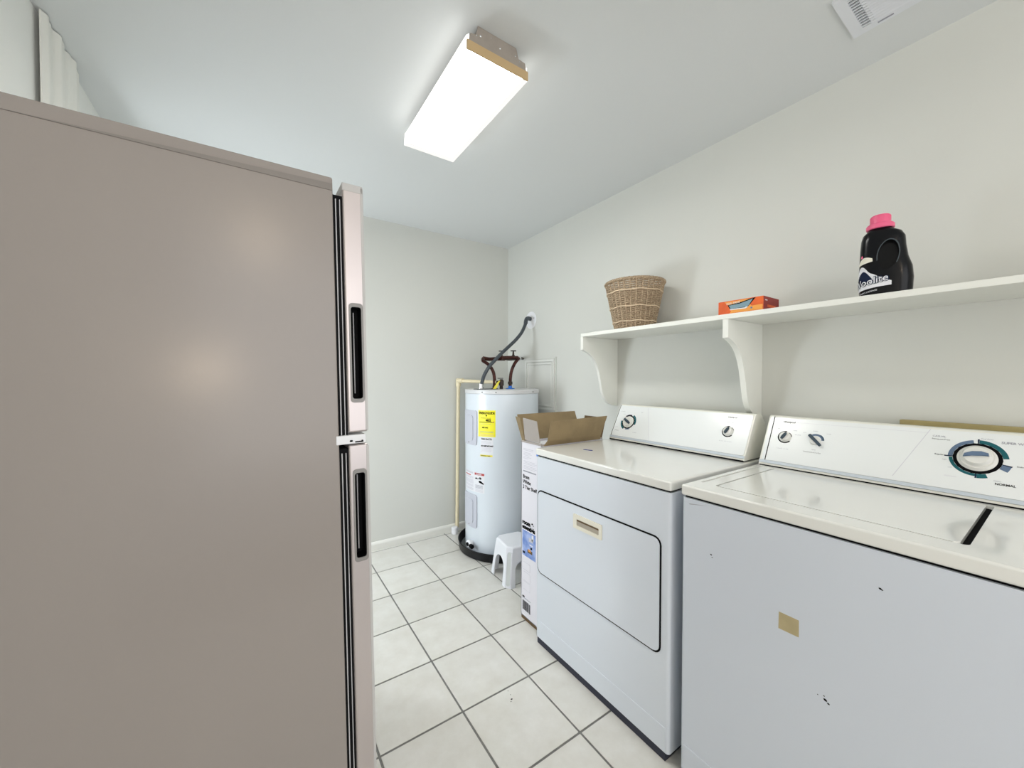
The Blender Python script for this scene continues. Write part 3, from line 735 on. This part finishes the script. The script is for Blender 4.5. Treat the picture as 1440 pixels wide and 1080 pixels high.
for k, (L, v) in enumerate(((.085, .885), (.08, .878), (.06, .866), (.07, .859), (.05, .852), (.065, .843), (.04, .836), (.10, .822), (.11, .815), (.10, .808), (.105, .798), (.11, .791), (.10, .784))):
    bprint(.018, .018+L, v, v+.0022, 'inkl')
bprint(.016, .125, .768, .774, 'inkg')
btext('Brass', .026, .014, .735, bold=.0007); btext('White', .026, .014, .708, bold=.0007); btext('3 Tier Shelf', .025, .014, .681, bold=.0007)
btext('room &', .030, .010, .498, bold=.0022); btext('essentials', .028, .010, .474, bold=.0022)
bprint(.010, .122, .335, .466, 'picture', 'printed_picture')
bprint(.072, .100, .402, .407, 'paper', d=.0009); bprint(.080, .094, .384, .395, 'ink', d=.0009); bprint(.055, .095, .360, .376, 'cardd', d=.0009); bprint(.062, .082, .368, .380, 'amber', d=.0011)
bprint(.014, .034, .345, .357, 'navy', d=.0009); bprint(.066, .100, .420, .440, 'inkl', d=.0009); bprint(.090, .105, .43, .46, 'paper', d=.0009)
for v0, v1 in ((.262, .300), (.205, .250), (.160, .200)):
    for u0, u1, a, c in ((.02, .075, v0, v0+.0015), (.02, .075, v1, v1+.0015), (.075, .0765, v0, v1)): bprint(u0, u1, a, c, 'inkl')
bprint(.012, .082, .113, .1155, 'inkg'); bprint(.012, .030, .117, .124, 'ink')
u = .014
while u < .062:
    ww = random.choice((.0016, .003, .0045)); bprint(u, u+ww, .052, .100, 'ink', 'barcode_bar'); u += ww+random.choice((.0014, .002))
bprint(.068, .071, .050, .098, 'ink', 'barcode_bar'); bprint(.0728, .078, .050, .098, 'ink', 'barcode_bar')
b = sector(0, .016, 60, 300, 0, .0006, FB @ Matrix.Translation((.142, .872, 0))); finish(b, 'printed_mark', M['blue'], bx, smooth=0)

# ================================================================== STEP STOOL
sm = Matrix.Translation((1.212, 1.852, 0)) @ Matrix.Rotation(r_(-8.5), 4, 'Z')
st = thing('step_stool', 'small white plastic step stool on the floor in front of the water heater', 'stool', mw=sm)
SW, SD, SH = .245, .262, .232
def frustum(w0, d0, w1, d1, z0, z1, ch0, ch1, cx=SW/2, cy=SD/2):
    b = bmesh.new(); L = []
    for w_, d_, z, c in ((w0, d0, z0, ch0), (w1, d1, z1, ch1)):
        P = [(-w_/2+c, -d_/2), (w_/2-c, -d_/2), (w_/2, -d_/2+c), (w_/2, d_/2-c), (w_/2-c, d_/2), (-w_/2+c, d_/2), (-w_/2, d_/2-c), (-w_/2, -d_/2+c)]
        L.append([b.verts.new((cx+x, cy+y, z)) for x, y in P])
    b.faces.new(L[0][::-1]); b.faces.new(L[1])
    for i in range(8): b.faces.new((L[0][i], L[0][(i+1) % 8], L[1][(i+1) % 8], L[1][i]))
    return b
b = frustum(SW, SD, SW-.050, SD-.050, 0, SH, .030, .030)
bmesh.ops.bevel(b, geom=[e for e in b.edges if all(v.co.z > .2 for v in e.verts)], offset=.012, segments=4, profile=.5, affect='EDGES')
so = finish(b, 'stool_shell', M['stool'], st, local=True)
def arch(w_, h):
    P = [(-w_/2, -.02), (w_/2, -.02)]
    for i in range(13):
        a = PI*i/12; P.append((w_*.46*math.cos(a)*(1), h-.055+.055*math.sin(a)))
    return P
cuts = [frustum(SW-.012, SD-.012, SW-.062, SD-.062, -.01, SH-.006, .022, .022),
        prism([(x+SW/2, z) for x, z in arch(SW-.115, .150)], -SD-.05, .05, frame((0, 0, 0), (1, 0, 0), (0, 0, 1))),
        prism([(y+SD/2, z) for y, z in arch(SD-.125, .150)], -.05, SW+.05, frame((0, 0, 0), (0, 1, 0), (0, 0, 1)))]
cut(so, cuts)
# inset strip on the two visible corner legs
for (cx, cy, sx, sy) in ((0, 0, 1, 1), (0, SD, 1, -1), (SW, 0, -1, 1)):
    t = .025/SH
    base = Vector((cx+sx*.015, cy+sy*.015, 0)); topp = base+Vector((sx*.025, sy*.025, SH))
    V = (topp-base).normalized(); U = Vector((sy, -sx, 0)) if sx*sy > 0 else Vector((-sy, sx, 0)); 
    U = Vector((1, -1, 0)).normalized() if sx*sy > 0 else Vector((1, 1, 0)).normalized()
    f = frame(base, U, V)
    if f.col[2].xyz.dot(Vector((-sx, -sy, 0))) < 0: f = frame(base, -U, V)
    finish(prism(rrect(-.0125, .0125, .012, .205, .012), .0, .0012, f, bev=.0008), 'leg_inset', M['stoolg'], so, local=True, smooth=30)
    finish(ringprism(rrect(-.0165, .0165, .008, .209, .016), rrect(-.0125, .0125, .012, .205, .012), -.0, .003, f), 'leg_rib', M['stool'], so, local=True, smooth=30)

# ================================================================== WATER HEATER in its drain pan
TC = Vector((1.528, 2.400, 0)); TR = .272; TT = 1.165
PR = .322
pn = thing('drain_pan', 'round black plastic drain pan under the water heater', 'drain pan', TC)
finish(lathe([(0, .001), (PR-.012, .001), (PR-.004, .006), (PR, .058), (PR+.004, .062), (PR, .064), (PR-.006, .060), (PR-.010, .010), (PR-.014, .0065), (0, .0065)], TC, 96), 'pan_shell', M['pan'], pn, smooth=40)
finish(lathe([(0, .0066), (PR-.016, .0066), (PR-.016, .0072), (0, .0072)], TC, 64), 'pan_floor', M['pang'], pn, smooth=0)
def tp_(a, z, off=0): return Vector((TC.x+(TR+off)*math.cos(r_(a)), TC.y+(TR+off)*math.sin(r_(a)), z))
wh = thing('water_heater', 'tall white cylindrical electric water heater standing in the far right corner', 'water heater', TC+Vector((0, 0, .008)))
finish(lathe([(0, .0075), (TR-.006, .0075), (TR, .012), (TR, TT-.030), (TR-.003, TT-.029)], TC, 96), 'tank', M['tank'], wh, smooth=40)
cp_ = finish(lathe([(TR-.003, TT-.029), (TR+.003, TT-.028), (TR+.003, TT-.004), (TR-.002, TT), (TR-.03, TT-.002), (0, TT-.002)], TC, 96), 'tank_cap', M['tcap'], wh, smooth=40)
for a in (-152, -131, -70, 130):
    finish(lathe([(0, .0), (.004, 0), (.003, .0025), (0, .0025)], seg=10, fr=frame(tp_(a, TT-.016, .003), (-math.sin(r_(a)), math.cos(r_(a)), 0), (0, 0, 1))), 'screw', M['black'], cp_, smooth=0)
def cylpatch(a0, a1, z0, z1, off0, off1, rc=0, n=14):
    """curved slab with rounded corners lying on the tank"""
    b = bmesh.new(); W = (a1-a0); arc = r_(W)*TR
    pts = rrect(0, arc, z0, z1, max(rc, .0005), 4)
    # slice into columns for curvature
    us = sorted(set([round(p[0], 6) for p in pts]+[arc*i/n for i in range(n+1)]))
    def lim(u):
        if rc <= 0: return z0, z1
        d = 0
        if u < rc: d = rc-math.sqrt(max(0, rc*rc-(rc-u)**2))
        elif u > arc-rc: d = rc-math.sqrt(max(0, rc*rc-(u-arc+rc)**2))
        return z0+d, z1-d
    C = []
    for u in us:
        l, h = lim(u); a = a0+math.degrees(u/TR)
        C.append([b.verts.new(tp_(a, l, off0)), b.verts.new(tp_(a, l, off1)), b.verts.new(tp_(a, h, off1)), b.verts.new(tp_(a, h, off0))])
    for A, B in zip(C, C[1:]):
        for k in range(4): b.faces.new((A[k], A[(k+1) % 4], B[(k+1) % 4], B[k]))
    b.faces.new(C[0][::-1]); b.faces.new(C[-1]); return b
for z0, z1 in ((.778, 1.020), (.198, .432)):
    ap = finish(cylpatch(163, 198.5, z0, z1, -.001, .007, .018), 'access_panel', M['tpanel'], wh, smooth=30)
    finish(cylpatch(170, 191.5, z0+.03, z1-.035, .006, .012, .02), 'panel_bulge', M['tpanel'], ap, smooth=30)
    finish(lathe([(0, 0), (.005, 0), (.004, .003), (0, .003)], seg=10, fr=frame(tp_(181, z0+.016, .0075), (-math.sin(r_(181)), math.cos(r_(181)), 0), (0, 0, 1))), 'screw', M['chrome'], ap, smooth=0)
yl = finish(cylpatch(201, 228.3, .844, 1.026, 0, .0008), 'energy_label', M['yellow'], wh, smooth=0)
def twrap(a0, z0, off=.0014): return lambda u, v: tp_(a0+math.degrees(u/TR), z0+v, off)
def ttext(s, size, a0, z0, m='ink', bold=0, sq=1, par=wh, sp=1): text(s, size, None, M[m], par, bold=bold, squash=sq, wrap=twrap(a0, z0), space=sp)
def tbar(a0, a1, z0, z1, m, par=wh, o=.0013): finish(cylpatch(a0, a1, z0, z1, .0004, o, n=6), 'printed_line', M[m], par, smooth=0)
ttext('ENERGYGUIDE', .0225, 202.4, .999, bold=.0009, sq=.78, par=yl)
finish(cylpatch(213.6, 215.6, .985, .994, .0006, .0014, n=3), 'printed_mark', M['ink'], yl, smooth=0)
ttext('4622', .021, 213.6, .951, bold=.0012, sq=.9, par=yl); ttext('Estimated Yearly Use', .0085, 206, .970, par=yl)
tbar(203, 224, .942, .9455, 'ink', yl)
finish(prism([(0, 0), (.011, 0), (.014, .010)], 0, .001, frame(tp_(223.5, .942, .0005), (-math.sin(r_(224)), math.cos(r_(224)), 0), (0, 0, 1))), 'printed_mark', M['red'], yl, smooth=0)
ttext('487 kWh', .012, 207.5, .903, bold=.0006, par=yl)
tbar(205, 222, .931, .9325, 'inkg', yl)
for z in (.880, .873, .862, .855, .850): tbar(203.5, 225.5, z, z+.0018, 'inkg' if z > .87 else 'wband', yl)
pl = finish(cylpatch(205, 225, .708, .840, 0, .0006), 'instruction_label', M['paper'], wh, smooth=0)
ttext('THE FACTS', .016, 206, .823, bold=.0006, par=pl); ttext('SO IMPORTANT', .0125, 206.2, .777, bold=.0008, par=pl)
for z in (.812, .806, .800, .794, .766, .760, .754, .748, .742, .736): tbar(205.8, 222 if z > .74 else 208, z, z+.0018, 'inkl', pl, .0011)
tbar(204.5, 224, .708, .720, 'tag', pl); ttext('WARNING CARD', .0095, 205.2, .7105, bold=.0004, par=pl)
rl = finish(cylpatch(166, 211.5, .452, .590, 0, .0006), 'warning_label', M['paper'], wh, smooth=0)
tbar(193.5, 211.2, .573, .588, 'red', rl); ttext('DANGER', .012, 196.5, .5755, 'paper', bold=.0004, par=rl)
tbar(167, 190, .576, .588, 'inkl', rl); tbar(167, 184, .560, .566, 'red', rl)
for z in (.552, .546, .540, .530, .524, .518, .512, .506, .495, .489, .483, .472, .466, .460): tbar(167, 190.5, z, z+.003, 'inkl', rl)
for z in (.502, .496, .490, .484, .478, .470, .464, .458): tbar(195, 209, z, z+.002, 'inkg' if z > .48 else 'inkl', rl)
for P in ([(194, .551), (198, .556), (200, .550), (204, .562), (206.5, .556), (206, .545), (202, .547), (199, .544), (195, .545)], [(201.5, .535), (205, .537), (210.5, .520), (210, .512), (206, .518), (202, .524)]):
    b = bmesh.new(); b.faces.new([b.verts.new(tp_(a, z, .0012)) for a, z in P]); finish(b, 'pictogram', M['ink'], rl, smooth=-1)
# drain valve
dv0 = tp_(188, .088); dn = Vector((math.cos(r_(188)), math.sin(r_(188)), 0))
fv = frame(dv0, (-dn.y, dn.x, 0), (0, 0, 1))
dv = finish(lathe([(0, -.004), (.017, -.004), (.017, .018), (.024, .020), (.026, .026), (.026, .036), (.020, .041), (0, .041)], fr=fv, seg=18), 'drain_valve', M['white'], wh, smooth=35)
finish(lathe([(0, .0), (.013, 0), (.014, .030), (.010, .031), (0, .020)], seg=14, fr=frame(dv0+dn*.030+Vector((-.0, -.02, -.006)), (1, 0, 0), (0, 0, 1))), 'spout', M['black'], dv, smooth=35)
finish(lathe([(0, .041), (.013, .041), (.013, .046), (0, .046)], fr=fv, seg=12), 'stem', M['black'], dv, smooth=35)
# temperature and pressure relief valve on the top
rv = Vector((1.535, 2.42, TT))
b = lathe([(0, -.001), (.013, -.001), (.013, .022), (.019, .025), (.019, .060), (.014, .066), (.010, .072), (0, .072)], rv, 16)
box(rv.x-.045, rv.x, rv.y-.010, rv.y+.010, TT+.040, TT+.060, .003, bm=b)
rr_ = finish(b, 'relief_valve', M['brass'], wh, smooth=35)
finish(box(rv.x-.030, rv.x+.012, rv.y-.008, rv.y+.008, TT+.076, TT+.081, .001, 1), 'lever', M['black'], rr_, smooth=0)
sheet('warning_tag', [(rv.x-.025, rv.y-.025, TT+.062), (rv.x-.045, rv.y-.028, TT+.058), (rv.x-.115, rv.y-.065, TT+.003), (rv.x-.085, rv.y-.065, TT+.002)], .001, M['tag'], rr_)
# nipples and rings
finish(lathe([(0, 0), (.034, 0), (.034, .006), (.015, .009), (.014, .024), (0, .024)], (1.615, 2.42, TT-.003), 24), 'cold_nipple', M['blue'], wh, smooth=35)
finish(lathe([(0, 0), (.026, 0), (.026, .006), (.014, .008), (.014, .022), (0, .022)], (1.480, 2.43, TT-.003), 24), 'hot_nipple', M['black'], wh, smooth=35)
finish(box(1.315, 1.435, 2.385, 2.455, TT-.003, TT+.003, .002), 'junction_cover', M['tcap_dark'] if 'tcap_dark' in M else M['conduit'], wh)

# flexible conduit from the wall plate to the tank top
cdx = thing('flexible_conduit', 'dark grey flexible conduit curving from the wall plate to the heater top', 'conduit', (1.36, 2.42, TT+.003))
finish(tube([(1.361, 2.42, TT+.030), (1.366, 2.42, 1.205), (1.385, 2.42, 1.262), (1.425, 2.42, 1.325), (1.475, 2.42, 1.375), (1.535, 2.42, 1.430), (1.60, 2.425, 1.482), (1.67, 2.43, 1.538), (1.735, 2.44, 1.602), (1.780, 2.455, 1.668), (1.790, 2.458, 1.690)], .0125, 10, 10, ripple=.10), 'hose', M['conduit'], cdx, smooth=50)
finish(lathe([(0, 0), (.019, 0), (.019, .012), (.015, .014), (.015, .034), (0, .034)], (1.361, 2.42, TT+.003), 14), 'connector', M['chrome'], cdx, smooth=35)
b = tube([(1.786, 2.457, 1.680), (1.796, 2.460, 1.712), (1.820, 2.470, 1.726), (1.853, 2.482, 1.724)], .0165, 12, 5)
finish(b, 'elbow', M['conduit'], cdx, smooth=50)
fw_ = frame((XW, 2.482, 1.715), (0, -1, 0), (0, 0, 1))
wp = thing('wall_plate', 'round white escutcheon plate on the right wall where the conduit enters', 'wall plate', (XW-.004, 2.482, 1.715))
finish(lathe([(0, .0), (.070, 0), (.068, .003), (.022, .006), (0, .006)], fr=fw_, seg=40), 'plate', M['white'], wp, smooth=40)
finish(lathe([(0, .0045), (.004, .0045), (.003, .006), (0, .006)], fr=fw_ @ Matrix.Translation((.045, .012, 0)), seg=10), 'screw', M['ink'], wp, smooth=0)

# copper supply pipes with stop valves
def valve(par, x, y, z):
    v = finish(lathe([(0, -.006), (.012, -.006), (.014, .004), (.008, .016), (.006, .036), (.005, .040), (0, .040)], (x, y, z), 14), 'stop_valve', M['brass'], par, smooth=35)
    b = lathe([(0, .040), (.022, .041), (.024, .045), (.022, .048), (0, .047)], (x, y, z), 12)
    finish(b, 'handwheel', M['brass'], v, smooth=35)
c1 = thing('cold_water_pipe', 'copper pipe with a stop valve rising from the blue collar to the wall', 'pipe', (1.615, 2.42, TT+.021))
finish(tube([(1.615, 2.42, TT+.020), (1.617, 2.42, 1.245), (1.628, 2.42, 1.300), (1.655, 2.425, 1.350), (1.690, 2.435, 1.385), (1.712, 2.443, 1.400)], .0125, 12, 6), 'riser', M['copper'], c1, smooth=50)
finish(tube([(1.545, 2.444, 1.398), (1.62, 2.444, 1.402), (1.70, 2.444, 1.404)], .0150, 12, 3), 'branch', M['copper'], c1, smooth=50)
finish(lathe([(0, -.016), (.017, -.016), (.017, .016), (0, .016)], seg=8, fr=frame((1.712, 2.450, 1.402), (0, 1, 0), (0, 0, 1))), 'union_nut', M['chrome'], c1, smooth=30)
finish(tube([(1.712, 2.450, 1.402), (1.76, 2.49, 1.408), (1.80, 2.54, 1.408), (1.857, 2.59, 1.408)], .010, 10, 5), 'wall_stub', M['brass'], c1, smooth=50)
finish(lathe([(0, -.010), (.018, -.010), (.018, .012), (0, .012)], seg=10, fr=Matrix.Translation((1.615, 2.42, TT+.042))), 'coupling', M['brass'], c1, smooth=35)
valve(c1, 1.660, 2.444, 1.412)
c2 = thing('hot_water_pipe', 'dark copper pipe with a stop valve curving left behind the grey conduit', 'pipe', (1.480, 2.43, TT+.019))
finish(tube([(1.480, 2.43, TT+.018), (1.482, 2.432, 1.235), (1.476, 2.436, 1.285), (1.455, 2.44, 1.325), (1.425, 2.44, 1.352), (1.385, 2.44, 1.374)], .0125, 12, 6), 'riser', M['copper'], c2, smooth=50)
finish(tube([(1.410, 2.476, 1.394), (1.46, 2.476, 1.388), (1.52, 2.476, 1.392), (1.60, 2.476, 1.394)], .0145, 12, 4), 'branch', M['copper'], c2, smooth=50)
finish(tube([(1.390, 2.442, 1.370), (1.398, 2.462, 1.384), (1.412, 2.476, 1.393)], .0125, 10, 4), 'bend', M['copper'], c2, smooth=50)
finish(tube([(1.60, 2.476, 1.394), (1.66, 2.50, 1.392), (1.74, 2.56, 1.398), (1.80, 2.61, 1.402), (1.857, 2.64, 1.404)], .010, 10, 5), 'wall_stub', M['brass'], c2, smooth=50)
valve(c2, 1.572, 2.476, 1.408)

# cream discharge pipe running down beside the heater
XP, YP, ZP = 1.358, 2.788, 1.2235
dp = thing('discharge_pipe', 'cream plastic pipe running down the far wall, left of the water heater', 'pipe', (XP, YP, 0))
finish(tube([(XP, YP, ZP), (1.425, 2.60, 1.219), (1.492, 2.42, 1.215)], .0135, 12, 0), 'horizontal_run', M['cpvc'], dp, smooth=50)
finish(tube([(XP, YP, ZP), (XP-.006, YP, .62), (XP-.012, YP, .030)], .0150, 12, 0), 'drop', M['cpvc'], dp, smooth=50)
b = lathe([(0, -.046), (.0200, -.046), (.0200, .010), (.014, .0185), (0, .0195)], (XP, YP, ZP), 14)
tube([(XP-.006, YP+.004, ZP), (XP+.018, YP-.045, ZP)], .0190, 14, 0, bm=b)
finish(b, 'elbow_fitting', M['cpvc'], dp, smooth=40)
b = lathe([(0, 0.001), (.024, 0.001), (.026, .006), (.026, .050), (.021, .055), (0, .055)], (XP-.045, YP-.024, 0), 16)
tube([(XP-.045, YP-.024, .028), (XP-.010, YP-.002, .028)], .016, 12, 0, bm=b)
finish(b, 'end_fitting', M['white'], dp, smooth=40)

# ================================================================== ACCESS PANEL DOOR on the right wall
apd = thing('access_panel_door', 'white framed access panel in the right wall behind the water heater', 'access panel', (XW-.01, 2.36, .95))
FW_ = frame((XW, 0, 0), (0, -1, 0), (0, 0, 1))
a0, a1, z0, z1 = -2.560, -2.165, .990, 1.405
def rect(i): return [(a0+i, z0+i), (a1-i, z0+i), (a1-i, z1-i), (a0+i, z1-i)]
finish(ringprism(rect(0), rect(.012), 0, .008, FW_), 'outer_frame', M['wall'], apd, smooth=0)
finish(ringprism(rect(.015), rect(.032), 0, .014, FW_), 'moulding', M['mould'], apd, smooth=0)
finish(ringprism(rect(.040), rect(.052), 0, .013, FW_), 'inner_moulding', M['mould'], apd, smooth=0)
finish(prism(rect(.012), 0, .004, FW_), 'door_leaf', M['wall'], apd, smooth=0)
